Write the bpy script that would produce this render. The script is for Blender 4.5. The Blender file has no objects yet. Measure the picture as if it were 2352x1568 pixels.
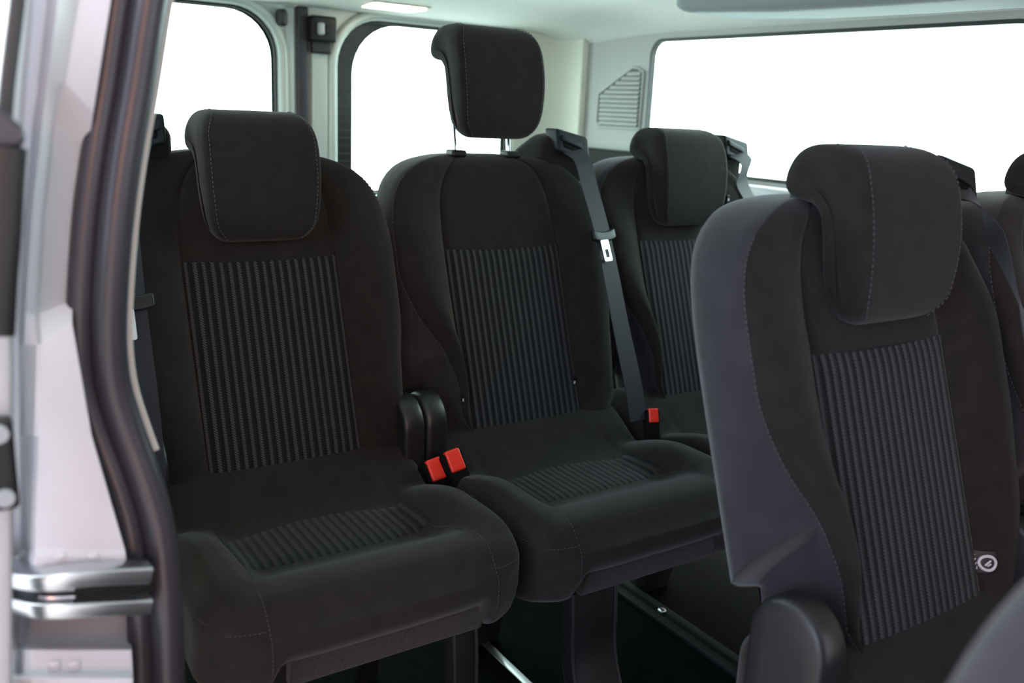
import bpy, bmesh, math, random
from math import sin, cos, pi, radians as R_, sqrt, exp
from mathutils import Vector, Matrix

S = bpy.context.scene
COL = S.collection
random.seed(4)

# ------------------------------------------------------------------ camera
YAW, PITCH, ROLL, FPX = 0.5926640, 0.2474475, -0.0481434, 2086.09
_f = Vector((-cos(YAW)*cos(PITCH), sin(YAW)*cos(PITCH), -sin(PITCH)))
_r = _f.cross(Vector((0, 0, 1))).normalized(); _u = _r.cross(_f)
_c, _s = cos(ROLL), sin(ROLL)
CR = _c*_r - _s*_u; CU = _s*_r + _c*_u
EYE = Vector((0, 0, 1.12))
cd = bpy.data.cameras.new('camera'); cam = bpy.data.objects.new('camera', cd); COL.objects.link(cam)
m = Matrix((CR, CU, -_f)).transposed().to_4x4(); m.translation = EYE
cam.matrix_world = m
cd.sensor_width = 36; cd.lens = FPX*36/2352; cd.clip_start = .02; cd.clip_end = 100
cd.dof.use_dof = True; cd.dof.focus_distance = 1.5; cd.dof.aperture_fstop = 3.2
S.camera = cam

# ------------------------------------------------------------------ world and lights
S.view_settings.view_transform = 'Standard'; S.view_settings.look = 'None'
S.view_settings.gamma = 1; S.view_settings.use_curve_mapping = False
S.view_settings.exposure = 1.1
W = bpy.data.worlds.new('world'); S.world = W; W.use_nodes = True
nt = W.node_tree; N = nt.nodes; L = nt.links; N.clear()
wo = N.new('ShaderNodeOutputWorld'); bg = N.new('ShaderNodeBackground')
tc = N.new('ShaderNodeTexCoord')
dt = N.new('ShaderNodeVectorMath'); dt.operation = 'DOT_PRODUCT'; dt.inputs[1].default_value = (-.70, .71, .05)
cr = N.new('ShaderNodeValToRGB')
mr = N.new('ShaderNodeMapRange'); mr.inputs[1].default_value = -1; mr.inputs[2].default_value = 1
L.new(tc.outputs['Generated'], dt.inputs[0]); L.new(dt.outputs['Value'], mr.inputs[0]); L.new(mr.outputs[0], cr.inputs[0])
e = cr.color_ramp.elements
e[0].position = .25; e[0].color = (.10, .095, .12, 1)
e[1].position = .72; e[1].color = (.94, 1.0, .99, 1)
L.new(cr.outputs[0], bg.inputs[0]); bg.inputs[1].default_value = 6.0
L.new(bg.outputs[0], wo.inputs[0])

def area(name, loc, target, size, power, color):
    ld = bpy.data.lights.new(name, 'AREA'); ld.energy = power; ld.color = color; ld.shape = 'RECTANGLE'
    ld.size, ld.size_y = size
    o = bpy.data.objects.new(name, ld); COL.objects.link(o); o.location = loc
    o.rotation_euler = (Vector(target)-Vector(loc)).to_track_quat('-Z', 'Y').to_euler()
    return o
area('garage_lamp', (3.0, -.9, 1.5), (-.9, .25, .7), (.45, .45), 20, (1, .38, .13))
area('garage_daylight', (1.2, -3.4, 1.9), (-.9, .3, .8), (2.2, 1.6), 46, (.64, .77, 1.0))

# ------------------------------------------------------------------ materials
def mat(name, col, rough=.6, metal=0, **k):
    m = bpy.data.materials.new(name); m.use_nodes = True
    b = m.node_tree.nodes['Principled BSDF']
    b.inputs['Base Color'].default_value = (*col, 1); b.inputs['Roughness'].default_value = rough
    b.inputs['Metallic'].default_value = metal
    for a, v in k.items():
        b.inputs[a.replace('_', ' ')].default_value = v
    return m
def noise_vary(m, scale, amt, bump=0, bscale=None, dist=.002):
    nt = m.node_tree; N = nt.nodes; L = nt.links; b = N['Principled BSDF']
    tc = N.new('ShaderNodeTexCoord')
    base = b.inputs['Base Color'].default_value[:]
    if amt:
        n = N.new('ShaderNodeTexNoise'); n.inputs['Scale'].default_value = scale; n.inputs['Detail'].default_value = 5
        L.new(tc.outputs['Object'], n.inputs['Vector'])
        r = N.new('ShaderNodeValToRGB'); r.color_ramp.elements[0].position = .3; r.color_ramp.elements[1].position = .7
        r.color_ramp.elements[0].color = tuple(c*(1-amt) for c in base[:3])+(1,)
        r.color_ramp.elements[1].color = tuple(min(1, c*(1+amt)) for c in base[:3])+(1,)
        L.new(n.outputs['Fac'], r.inputs[0]); L.new(r.outputs[0], b.inputs['Base Color'])
    if bump:
        n2 = N.new('ShaderNodeTexNoise'); n2.inputs['Scale'].default_value = bscale; n2.inputs['Detail'].default_value = 3
        L.new(tc.outputs['Object'], n2.inputs['Vector'])
        bp = N.new('ShaderNodeBump'); bp.inputs['Strength'].default_value = bump; bp.inputs['Distance'].default_value = dist
        L.new(n2.outputs['Fac'], bp.inputs['Height']); L.new(bp.outputs[0], b.inputs['Normal'])
    return m
M = {}
M['fabric'] = noise_vary(mat('black_fabric', (.0168, .0148, .0140), .93, Specular_IOR_Level=.10, Sheen_Weight=.12, Sheen_Roughness=.45), 40, .16, .35, 900, .0012)
M['side_fabric'] = noise_vary(mat('lit_side_fabric', (.0290, .0275, .0330), .95, Specular_IOR_Level=.10, Sheen_Weight=.18, Sheen_Roughness=.45), 30, .12, .3, 1100, .001)  # black cloth again, light from the door opening put into the colour
M['fleece'] = noise_vary(mat('fleece_panel', (.026, .0235, .0245), 1, Specular_IOR_Level=.1, Sheen_Weight=.15), 260, .35, .5, 700, .002)
M['thread'] = mat('grey_thread', (.06, .057, .066), .8)
M['plastic'] = noise_vary(mat('black_plastic', (.008, .008, .009), .42, Specular_IOR_Level=.35), 0, 0, .15, 1500, .0005)
M['grey_plastic'] = mat('guide_plastic', (.010, .013, .015), .55, Specular_IOR_Level=.2)
M['hinge'] = noise_vary(mat('grained_plastic', (.011, .011, .0125), .40), 0, 0, .25, 1200, .0006)
M['belt'] = mat('belt_webbing', (.020, .020, .027), .6, Specular_IOR_Level=.25, Sheen_Weight=.12)
M['red'] = mat('red_button', (.80, .035, .018), .35)
M['steel'] = mat('steel', (.60, .63, .66), .28, 1)
M['chrome'] = mat('polished_steel', (.75, .77, .80), .12, 1)
M['silver'] = mat('silver_paint', (.60, .61, .65), .36, .18)
M['silver_dull'] = mat('silver_undercoat', (.40, .42, .43), .5, .2)
M['door_paint'] = mat('door_paint', (.46, .52, .49), .36, .15)
M['rubber'] = mat('rubber', (.030, .028, .036), .36)
M['gasket'] = mat('window_gasket', (.012, .016, .017), .5)
M['frit'] = mat('black_glass_border', (.012, .017, .018), .3)
M['headliner'] = noise_vary(mat('headliner', (.78, .80, .76), .95), 60, .03, .15, 500, .001)
M['trim'] = noise_vary(mat('grey_trim', (.44, .45, .43), .7), 0, 0, .1, 600, .001)
M['cream'] = noise_vary(mat('cream_trim', (.76, .77, .66), .75), 0, 0, .1, 600, .001)
M['dark_trim'] = noise_vary(mat('dark_trim', (.008, .010, .011), .7, Specular_IOR_Level=.2), 0, 0, .2, 600, .001)
M['duct'] = mat('grey_duct', (.27, .30, .31), .8)
M['slot_grey'] = mat('vent_depth', (.10, .105, .10), .8)
M['slot'] = mat('dark_slot', (.004, .004, .0045), .8, Specular_IOR_Level=.1)
M['mat_floor'] = noise_vary(mat('floor_covering', (.0032, .0045, .0042), .8, Specular_IOR_Level=.03), 25, .35, .3, 700, .002)
M['ground'] = noise_vary(mat('garage_floor', (.30, .28, .27), .8), 3, .2)
M['white_tag'] = mat('white_print', (.55, .55, .57), .6)
def glass():
    m = bpy.data.materials.new('window_glass'); m.use_nodes = True
    nt = m.node_tree; N = nt.nodes; L = nt.links; N.clear()
    o = N.new('ShaderNodeOutputMaterial'); t = N.new('ShaderNodeBsdfTransparent'); g = N.new('ShaderNodeBsdfGlossy')
    g.inputs['Roughness'].default_value = .02; t.inputs[0].default_value = (.87, .985, .965, 1)
    lw = N.new('ShaderNodeLayerWeight'); lw.inputs['Blend'].default_value = .5
    pw = N.new('ShaderNodeMath'); pw.operation = 'POWER'; L.new(lw.outputs['Facing'], pw.inputs[0]); pw.inputs[1].default_value = 5
    f = N.new('ShaderNodeMath'); f.operation = 'MULTIPLY_ADD'; L.new(pw.outputs[0], f.inputs[0]); f.inputs[1].default_value = .6; f.inputs[2].default_value = .04; x = N.new('ShaderNodeMixShader')
    L.new(f.outputs[0], x.inputs[0]); L.new(t.outputs[0], x.inputs[1]); L.new(g.outputs[0], x.inputs[2]); L.new(x.outputs[0], o.inputs[0])
    return m
M['glass'] = glass()
def lampmat():
    m = mat('lamp_lens', (.9, .85, .75), .4)
    b = m.node_tree.nodes['Principled BSDF']; b.inputs['Emission Color'].default_value = (1, .86, .62, 1); b.inputs['Emission Strength'].default_value = 3.2
    return m
M['lamp'] = lampmat()

def stripe_mat(name, along, period=.0146, light=(.060, .065, .070), strength=1.0):
    """black woven fabric with light twill stripes; stripes spaced along object X, running along `along`"""
    m = mat(name, (.01, .01, .011), .92, Specular_IOR_Level=.08, Sheen_Weight=.10, Sheen_Roughness=.5)
    nt = m.node_tree; N = nt.nodes; L = nt.links; b = N['Principled BSDF']
    tc = N.new('ShaderNodeTexCoord'); sp = N.new('ShaderNodeSeparateXYZ'); L.new(tc.outputs['Object'], sp.inputs[0])
    def math_(op, a, bb=None, c=None):
        n = N.new('ShaderNodeMath'); n.operation = op
        for i, v in enumerate((a, bb, c)):
            if v is None: continue
            if isinstance(v, (int, float)): n.inputs[i].default_value = v
            else: L.new(v, n.inputs[i])
        return n.outputs[0]
    X = sp.outputs['Y']; Wc = sp.outputs[along]
    ph = math_('MULTIPLY', X, 2*pi/period)
    s = math_('COSINE', ph)
    jag = math_('MULTIPLY', math_('SINE', math_('MULTIPLY', Wc, 2*pi/.0042)), .30)
    mask = N.new('ShaderNodeMapRange'); mask.interpolation_type = 'SMOOTHSTEP'
    L.new(math_('ADD', s, jag), mask.inputs[0]); mask.inputs[1].default_value = .05; mask.inputs[2].default_value = .55
    tw = math_('SINE', math_('ADD', math_('MULTIPLY', Wc, 2*pi/.0042), math_('MULTIPLY', X, 2*pi/.0060)))
    tw = math_('MULTIPLY_ADD', tw, .40, .60)
    fac = math_('MULTIPLY', math_('MULTIPLY', mask.outputs[0], tw), strength)
    mx = N.new('ShaderNodeMix'); mx.data_type = 'RGBA'
    mx.inputs[6].default_value = (.0095, .0090, .0100, 1); mx.inputs[7].default_value = (*light, 1)
    L.new(fac, mx.inputs[0]); L.new(mx.outputs[2], b.inputs['Base Color'])
    bp = N.new('ShaderNodeBump'); bp.inputs['Strength'].default_value = .6; bp.inputs['Distance'].default_value = .0012
    L.new(math_('ADD', s, math_('MULTIPLY', tw, .3)), bp.inputs['Height']); L.new(bp.outputs[0], b.inputs['Normal'])
    return m
M['stripes'] = stripe_mat('striped_back_fabric', 'Z')
M['stripes_seat'] = stripe_mat('striped_cushion_fabric', 'X', light=(.048, .043, .041), strength=.85)

# ------------------------------------------------------------------ object helpers
def link(name, me, m=None, parent=None, smooth=True):
    if m: me.materials.append(m)
    if smooth: me.polygons.foreach_set('use_smooth', [True]*len(me.polygons))
    o = bpy.data.objects.new(name, me); COL.objects.link(o)
    if parent: o.parent = parent
    return o
def mesh(name, vs, fs, m=None, parent=None, smooth=True, weld=0, angle=None):
    me = bpy.data.meshes.new(name); me.from_pydata([tuple(v) for v in vs], [], fs); me.update()
    bm = bmesh.new(); bm.from_mesh(me)
    if weld: bmesh.ops.remove_doubles(bm, verts=bm.verts, dist=weld)
    bmesh.ops.recalc_face_normals(bm, faces=bm.faces); bm.to_mesh(me); bm.free()
    o = link(name, me, m, parent, smooth)
    if angle:
        me.set_sharp_from_angle(angle=R_(angle))
    return o
def thing(name, label, cat, loc=(0, 0, 0), group=None):
    o = bpy.data.objects.new(name, None); COL.objects.link(o); o.location = loc
    o['label'] = label; o['category'] = cat
    if group: o['group'] = group
    o.empty_display_size = .05
    return o
def tag(o, label, cat, group=None):
    o['label'] = label; o['category'] = cat
    if group: o['group'] = group
    return o
def struct(o): o['kind'] = 'structure'; return o

class MB:
    def __init__(s): s.v = []; s.f = []
    def add(s, vs, fs):
        n = len(s.v); s.v += [tuple(v) for v in vs]; s.f += [tuple(i+n for i in f) for f in fs]
    def build(s, name, m, parent=None, smooth=True, angle=35, **k): return mesh(name, s.v, s.f, m, parent, smooth, angle=angle, **k)

def softbox(lo, hi, r, n=(8, 8, 8), fn=None, edge=3):
    """rounded box: grid over a cube surface, radius r; fn deforms the points (gets x,y,z,a,b,c in -1..1)"""
    lo = Vector(lo); hi = Vector(hi); c = (lo+hi)/2; h = (hi-lo)/2
    if isinstance(r, (int, float)): r = (r, r, r)
    r = [min(r[i], h[i]*.999) for i in range(3)]
    def coords(i):
        a = []
        k = edge
        for j in range(k+1):                      # rounded edge samples
            a.append(-1 + (1-cos(0)) if False else ('e', -1, j/k))
        for j in range(1, n[i]): a.append(('m', 0, -1+2*j/n[i]))
        for j in range(k+1): a.append(('e', 1, 1-j/k))
        return a
    def val(i, t):
        kind, sg, x = t
        if kind == 'm': return x*(h[i]-r[i]), 0
        return sg*(h[i]-r[i]), sg*(1-x)
    vs = []; fs = []
    for ax in range(3):
        i, j = (ax+1) % 3, (ax+2) % 3
        A = coords(i); B = coords(j)
        for sg in (-1, 1):
            base = len(vs)
            for ta in A:
                for tb in B:
                    pa, ea = val(i, ta); pb, eb = val(j, tb)
                    d = [0, 0, 0]; d[ax] = sg; d[i] = math.tan(ea*pi/4); d[j] = math.tan(eb*pi/4)
                    ln = sqrt(d[0]**2+d[1]**2+d[2]**2)
                    p = [0, 0, 0]; p[ax] = sg*(h[ax]-r[ax]); p[i] = pa; p[j] = pb
                    q = [c[t]+p[t]+r[t]*d[t]/ln for t in range(3)]
                    vs.append(q)
            nb = len(B)
            for x in range(len(A)-1):
                for y in range(nb-1):
                    q = (base+x*nb+y, base+(x+1)*nb+y, base+(x+1)*nb+y+1, base+x*nb+y+1)
                    fs.append(q if sg > 0 else q[::-1])
    if fn:
        out = []
        for q in vs:
            a = [(q[t]-c[t])/h[t] for t in range(3)]
            out.append(fn(*q, *a))
        vs = out
    return vs, fs
def sbox(name, lo, hi, r, m, parent=None, n=(4, 4, 4), fn=None, edge=3):
    vs, fs = softbox(lo, hi, r, n, fn, edge)
    return mesh(name, vs, fs, m, parent, True, weld=1e-6)
def sweep(path, prof, closed=False, up=Vector((0, 0, 1)), ups=None, scales=None, cap=True):
    """sweep closed profile [(a,b)] along path; a = side axis, b = up axis"""
    vs = []; fs = []; n = len(path); k = len(prof)
    P = [Vector(p) for p in path]
    for i, p in enumerate(P):
        if closed: t = P[(i+1) % n]-P[i-1]
        else: t = P[min(i+1, n-1)]-P[max(i-1, 0)]
        t.normalize(); uu = Vector(ups[i]) if ups else up
        side = t.cross(uu).normalized(); u2 = side.cross(t)
        sc = scales[i] if scales else 1
        for a, b in prof: vs.append(p+side*a*sc+u2*b*sc)
    for i in range(n if closed else n-1):
        for j in range(k):
            i2 = (i+1) % n
            fs.append((i*k+j, i2*k+j, i2*k+(j+1) % k, i*k+(j+1) % k))
    if not closed and cap: fs += [tuple(range(k))[::-1], tuple((n-1)*k+j for j in range(k))]
    return vs, fs
def circ(r, k=10, sx=1, sy=1): return [(r*sx*cos(2*pi*i/k), r*sy*sin(2*pi*i/k)) for i in range(k)]
def rrect(a, b, r, k=4):
    out = []
    for cx, cy, s in ((a-r, b-r, 0), (-a+r, b-r, 1), (-a+r, -b+r, 2), (a-r, -b+r, 3)):
        for i in range(k+1):
            t = (s+i/k)*pi/2; out.append((cx+r*cos(t), cy+r*sin(t)))
    return out
def spline(pts, n):
    """Catmull-Rom through points, n samples in total (uniform in chord length)"""
    P = [Vector(p) for p in pts]; out = []
    d = [0]
    for i in range(1, len(P)): d.append(d[-1]+(P[i]-P[i-1]).length)
    for s in range(n):
        t = d[-1]*s/(n-1); i = 0
        while i < len(P)-2 and d[i+1] < t: i += 1
        f = (t-d[i])/max(d[i+1]-d[i], 1e-9)
        p1, p2 = P[i], P[i+1]
        h = d[i+1]-d[i]
        m1 = (P[i+1]-P[i-1])/max(d[i+1]-d[i-1], 1e-9)*h if i > 0 else p2-p1
        m2 = (P[i+2]-P[i])/max(d[i+2]-d[i], 1e-9)*h if i+2 < len(P) else p2-p1
        f2, f3 = f*f, f*f*f
        out.append(p1*(2*f3-3*f2+1)+m1*(f3-2*f2+f)+p2*(-2*f3+3*f2)+m2*(f3-f2))
    return out
def sm(x): x = max(0, min(1, x)); return x*x*(3-2*x)

def copy_tree(o, parent=None):
    c = o.copy(); COL.objects.link(c); c.parent = parent
    for ch in list(o.children): copy_tree(ch, c)
    return c

# ================================================================== THE SEAT
# seat frame of reference: X forward (v), Y lateral (u), Z up (w); origin on the floor under the foot of the backrest
W0, WT, WM, HW = .47, 1.032, .82, .2485
def halfw(w):
    if w <= WM: return HW-.004*(WM-w)/.3
    t = (w-WM)/(WT-WM)
    return max(HW*(max(0, 1-t**3.6))**.30, .0)
def v0(w): return -(w-.52)*.35
def bol(w): return .034*sm((1.01-w)/.16)*(.75+.25*sm((w-.5)/.15))+.004
def side_w(w, dv):
    wt = .695+1.45*dv
    lo = .197
    return lo, sm((w-wt)/.014)
def section(w, thick=1.0, cut=0):
    Wd = halfw(w); s = min(1, Wd/HW); g = .135*s; b = bol(w)*(.25+.75*sm((w-.49)/.12))
    o = [(0, .000), (.05*s, .0005), (.10*s, .001), (.122*s, .001), (g-.003*s, .0), (g, -.005*s), (g+.004*s, .001)]
    D = Wd-g
    o += [(g+.16*D, b*.42), (g+.34*D, b*.80), (g+.55*D, b*1.0), (g+.76*D, b*.98), (g+.90*D, b*.72), (g+.955*D, b*.46),
          (g+.972*D, b*.22), (g+.99*D, b*.05), (Wd, -.020), (Wd+.001, -.045), (Wd-.002, -.072), (Wd-.012, -.093), (Wd-.035*s, -.106), (g, -.112), (.07*s, -.114), (0, -.114)]
    mid = -.055
    pts = []
    for u, dv in o:
        ww = w
        if u > g:
            fr = (u-g)/max(D, 1e-6)
            f = sm((w-.655)/.012)
            sideness = sm(-dv/.025)
            f = f*sideness+(1-sideness)*sm((w-.58)/.16)
            lo = (.190 if cut else .226)+.004*sm((.66-w)/.03)
            lo -= .035*(1-sm((w-.485)/.06))
            if w < .75: u = g+fr*((lo+(Wd-lo)*f)-g)
            kk = sm((w-.47)/.17)*sm((.97-w)/.26)
            ww = w+1.0*dv*kk*sm(fr/.5)
            if cut and dv > -.06: u -= .045*sm((.82-w)/.16)*fr*(1-sm(-dv/.06))
        dv = mid+(dv-mid)*thick
        pts.append((u, v0(ww)+dv, ww))
    return pts
def make_backrest(parent, cuts=(0, 0)):
    ws = []
    w = W0
    while w < .995: ws.append(w); w += .0025 if .645 < w < .675 else .012
    ws += [1.0, 1.006, 1.012, 1.017, 1.0215, 1.025, 1.028, 1.0302, 1.0315, 1.032]
    vs = []; fs = []; K = None
    for w in ws:
        t = max(0, (w-1.0)/.032); th = sqrt(max(0, 1-t*t))*.82+.18 if t > 0 else 1
        if t >= 1: th = .12
        h = section(w, th, cuts[1]); hl = section(w, th, cuts[0])
        pass
        full = h + [(-u, v, z) for u, v, z in hl[-2:0:-1]]
        K = len(full)
        for u, v, z in full: vs.append((v, u, z))
    n = len(ws)
    for i in range(n-1):
        for j in range(K):
            fs.append((i*K+j, i*K+(j+1) % K, (i+1)*K+(j+1) % K, (i+1)*K+j))
    fs.append(tuple(range(K))); fs.append(tuple((n-1)*K+j for j in range(K)))
    o = mesh('backrest', vs, fs, M['side_fabric'], parent)
    o.data.materials.append(M['fabric'])
    # front facing covers in the plain black cloth, sides in its copy with door-side light in the colour
    H = len(section(.8)); front = set()
    nn = (K)
    for p in o.data.polygons:
        js = [vi % K for vi in p.vertices]
        if len(js) > 4: continue
        f = all((j <= 13) or (j >= K-13) for j in js)
        if f: p.material_index = 1
    return o
def surf(u, w):
    h = section(w); a = abs(u)
    for (u1, v1, _), (u2, v2, _) in zip(h[:14], h[1:14]):
        if u1 <= a <= u2+1e-9:
            f = (a-u1)/max(u2-u1, 1e-9); return v1+(v2-v1)*f
    return v0(w)
def make_back_insert(parent):
    vs = []; fs = []; nu, nw = 36, 30
    for i in range(nw+1):
        for j in range(nu+1):
            u = -.1335+.267*j/nu; fu = j/nu
            top = .852-.004*(1-(2*fu-1)**2)
            w = .500+(top-.500)*i/nw
            e = min(i/nw*12, (nw-i)/nw*14, j/nu*26, (nu-j)/nu*26, 1)
            crown = .0025*(1-(2*fu-1)**2)
            vs.append((v0(w)+.001+.0028*sqrt(max(0, e))+crown, u, w))
    for i in range(nw):
        for j in range(nu):
            a = i*(nu+1)+j; fs.append((a, a+1, a+nu+2, a+nu+1))
    o = mesh('striped_back_panel', vs, fs, M['stripes'], parent)
    o['label'] = 'black woven panel with fine light grey vertical stripes'
    return o
def stitches(pts, parent, name='stitching', step=.0075, ln=.0045, r=.0007, n=(0, 0, 0)):
    mb = MB(); P = [Vector(p) for p in pts]
    d = [0]
    for i in range(1, len(P)): d.append(d[-1]+(P[i]-P[i-1]).length)
    def at(t):
        i = 0
        while i < len(P)-2 and d[i+1] < t: i += 1
        return P[i].lerp(P[i+1], (t-d[i])/max(d[i+1]-d[i], 1e-9))
    t = 0
    while t+ln < d[-1]:
        a, b = at(t), at(t+ln)
        vs, fs = sweep([a, b], circ(r, 5), up=Vector((.3, .5, .2))); mb.add(vs, fs); t += step
    return mb.build(name, M['thread'], parent, angle=None)
def seam_line(side, cut=0):
    pts = []
    w = .50
    while w < 1.0:
        h = section(w, 1.0, cut); u, v, z = h[13]
        pts.append((v+.0012, side*(u+.0012), z)); w += .004 if .68 < w < .71 else .01
    return pts

def make_headrest(parent_obj):
    # side profile (v,w) with its medial point, local to the seat at rest
    prof = [((-.118, .880), (-.115, .905)), ((-.096, .888), (-.112, .91)), ((-.084, .912), (-.112, .925)), ((-.081, .95), (-.113, .95)), ((-.083, .99), (-.118, .99)),
            ((-.090, 1.03), (-.125, 1.025)), ((-.101, 1.065), (-.135, 1.05)), ((-.117, 1.088), (-.145, 1.06)), ((-.140, 1.099), (-.155, 1.068)), ((-.170, 1.101), (-.17, 1.07)),
            ((-.197, 1.100), (-.187, 1.070)), ((-.211, 1.092), (-.192, 1.066)), ((-.218, 1.072), (-.194, 1.060)), ((-.221, 1.048), (-.193, 1.055)), ((-.212, 1.033), (-.187, 1.055)),
            ((-.192, 1.029), (-.175, 1.055)), ((-.170, 1.028), (-.155, 1.050)), ((-.156, 1.015), (-.135, 1.03)), ((-.151, .98), (-.120, .985)), ((-.147, .94), (-.115, .945)), ((-.142, .905), (-.115, .918)), ((-.134, .886), (-.115, .907))]
    def hwid(w):
        a = .1015
        if w < .985: a = .1015-.008*((.985-w)/.1)**1.0
        if w < .930: a *= sqrt(max(.12, 1-((.930-w)/.0535)**2.4*.62))
        if w > 1.045: a *= sqrt(max(.3, 1-((w-1.045)/.0565)**2.6*.38))
        return a
    st = []
    K = 5
    mids = [-.7, -.4, 0, .4, .7]
    R = .013
    vs = []; fs = []; loops = 0; np_ = len(prof)
    def loop(uf, inset):
        nonlocal loops
        for (p, m_) in prof:
            q = (m_[0]+(p[0]-m_[0])*inset, m_[1]+(p[1]-m_[1])*inset)
            a = hwid(q[1])
            if abs(uf) > 5: a2 = a-R+R*(abs(uf)-10); u = math.copysign(a2, uf)
            else: u = uf*(a-R)
            vs.append((q[0], u, q[1]))
        loops += 1
    IN = [.06, .40, .68]
    for q in IN: loop(-(11-.10*(q/.8)**2), q)
    for i in range(1, K):
        t = i/(K-1)*pi/2
        loop(-(10+cos(t)*.88), .80+.20*sin(t))
    for mmm in mids: loop(mmm, 1+.012*(1-mmm*mmm))
    for i in range(K-1, 0, -1):
        t = i/(K-1)*pi/2
        loop(10+cos(t)*.88, .80+.20*sin(t))
    for q in IN[::-1]: loop(11-.10*(q/.8)**2, q)
    for i in range(loops-1):
        for j in range(np_):
            fs.append((i*np_+j, (i+1)*np_+j, (i+1)*np_+(j+1) % np_, i*np_+(j+1) % np_))
    fs.append(tuple(range(np_))); fs.append(tuple((loops-1)*np_+j for j in range(np_)))
    h = mesh('headrest', vs, fs, M['fabric'], parent_obj)
    md = h.modifiers.new('s', 'SUBSURF'); md.levels = 1; md.render_levels = 2
    for sg in (-1, 1):
        pts = []
        for (p, m_) in prof[1:10]:
            a = hwid(p[1]); q = (m_[0]+(p[0]-m_[0])*1.0, m_[1]+(p[1]-m_[1])*1.0)
            pts.append((q[0], sg*(a-.0115), q[1]))
        s = stitches(spline(pts, 40), h)
    return h

def make_cushion(parent):
    def top(u, v):
        a = abs(u)
        # centre pan along the length
        if v < .13: c = .452+.075*(1-sm((v+.03)/.16))
        elif v < .24: c = .452
        else: c = .452+.040*sm((v-.24)/.11)
        c -= .03*sm((v-.36)/.06)**2
        bl = .507-.070*sm((.24-v)/.27)-.045*sm((v-.30)/.14)**1.5
        k = sm((a-.125-.03*sm((v-.25)/.15))/.075)
        t = c*(1-k)+max(bl, c)*k
        t -= .022*sm((a-.205)/.045)**2
        d = abs(a-(.150+.022*sm((v-.22)/.15)))
        t -= .004*exp(-(d/.004)**2)*(1 if v > .03 else 0)
        return t
    def fn(x, y, z, a, b, c):
        f = sm((c+1)/2)
        front = sm((x-.12)/.30)
        y2 = y*(1-.03*(1-front))
        x2 = x-.055*front*(abs(b)**5)
        # lower edge: centre raised at the front, corners hang lower
        k = sm((abs(y)-.150)/.03)
        zb = .393*(1-k)+.342*k
        tz = top(y2, x2)
        z2 = zb+(tz-zb)*(z-.35)/.15
        # front face: slightly tucked under
        x2 -= .022*front*(1-sm((z-.35)/.08))*max(0, a)
        return (x2, y2, z2)
    vs, fs = softbox((-.10, -.250, .35), (.425, .250, .50), (.05, .035, .032), (30, 44, 4), fn, 6)
    o = mesh('cushion', vs, fs, M['fabric'], parent, weld=1e-6)
    # striped centre
    vs = []; fs = []; nu, nv = 30, 12
    for i in range(nv+1):
        for j in range(nu+1):
            fu = 2*j/nu-1; u = .156*fu
            va = .135-.025*(1-fu*fu); vb = .232+.006*(1-fu*fu)
            v = va+(vb-va)*i/nv
            e = min(1, i/nv*6, (nv-i)/nv*6, j/nu*15, (nu-j)/nu*15)
            vs.append((v, u, top(u, v)+.0004+.0022*sqrt(max(0, e))))
    for i in range(nv):
        for j in range(nu):
            a = i*(nu+1)+j; fs.append((a, a+1, a+nu+2, a+nu+1))
    p = mesh('striped_cushion_panel', vs, fs, M['stripes_seat'], parent)
    p['label'] = 'band of faintly striped cloth across the middle of the cushion'
    from mathutils.bvhtree import BVHTree
    bm = bmesh.new(); bm.from_mesh(o.data); bvh = BVHTree.FromBMesh(bm); bm.free()
    for sg in (-1, 1):
        line = []
        for k in range(19):
            v = .10+.285*k/18
            u = sg*(.150+.022*sm((v-.22)/.15))
            h = bvh.ray_cast(Vector((v, u, .7)), Vector((0, 0, -1)))[0]
            if h: line.append(h+Vector((0, 0, .0008)))
        for k in range(8):
            w = .474-.078*k/7
            h = bvh.ray_cast(Vector((.6, sg*.172, w)), Vector((-1, 0, 0)))[0]
            if h: line.append(h+Vector((.0008, 0, 0)))
        stitches(line, o, step=.006, ln=.0035, r=.0005)
        side = []
        for k in range(26):
            t = k/25; a = t*pi/2
            w = .475-.018*t
            v = .15+.30*t
            if v < .36:
                h = bvh.ray_cast(Vector((v, sg*.4, w)), Vector((0, -sg, 0)))[0]
                n = Vector((0, sg*.0008, .0004))
            else:
                h = None
            if h: side.append(h+n)
        for k in range(9):
            u = .222-.050*k/8
            h = bvh.ray_cast(Vector((.6, sg*u, .459)), Vector((-1, 0, 0)))[0]
            if h: side.append(h+Vector((.0008, 0, 0)))
        stitches(side, o, step=.006, ln=.0035, r=.0005)
    return o

def make_hinge(parent, sg):
    """rounded plastic recliner cover on one side"""
    mb = MB()
    def cap(y0, y1, grow):
        pass
    prof = []
    cx, cz, r = -.014, .546, .054
    for i in range(19):
        t = pi*i/18; prof.append((cx-r*cos(t), cz+r*1.05*sin(t)))
    prof += [(cx+r, .50), (cx+r, .45), (cx+r*.97, .40), (cx+r*.85, .365), (cx+r*.5, .35), (cx-r*.5, .35), (cx-r*.85, .365), (cx-r*.97, .40), (cx-r, .45), (cx-r, .50)]
    n = len(prof); ys = [(.205, .90), (.207, .97), (.211, 1), (.238, 1), (.244, .975), (.2475, .93), (.249, .86), (.2492, .5), (.2493, .1)]
    vs = []; fs = []; c = (cx, .51)
    for y, s in ys:
        for a, b in prof: vs.append((c[0]+(a-c[0])*s, sg*y, c[1]+(b-c[1])*(s if b > .45 else 1-(1-s)*.6)))
    for i in range(len(ys)-1):
        for j in range(n): fs.append((i*n+j, (i+1)*n+j, (i+1)*n+(j+1) % n, i*n+(j+1) % n))
    fs.append(tuple(range(n))); fs.append(tuple((len(ys)-1)*n+j for j in range(n)))
    return mesh('hinge_cover', vs, fs, M['hinge'], parent, angle=50)

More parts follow.
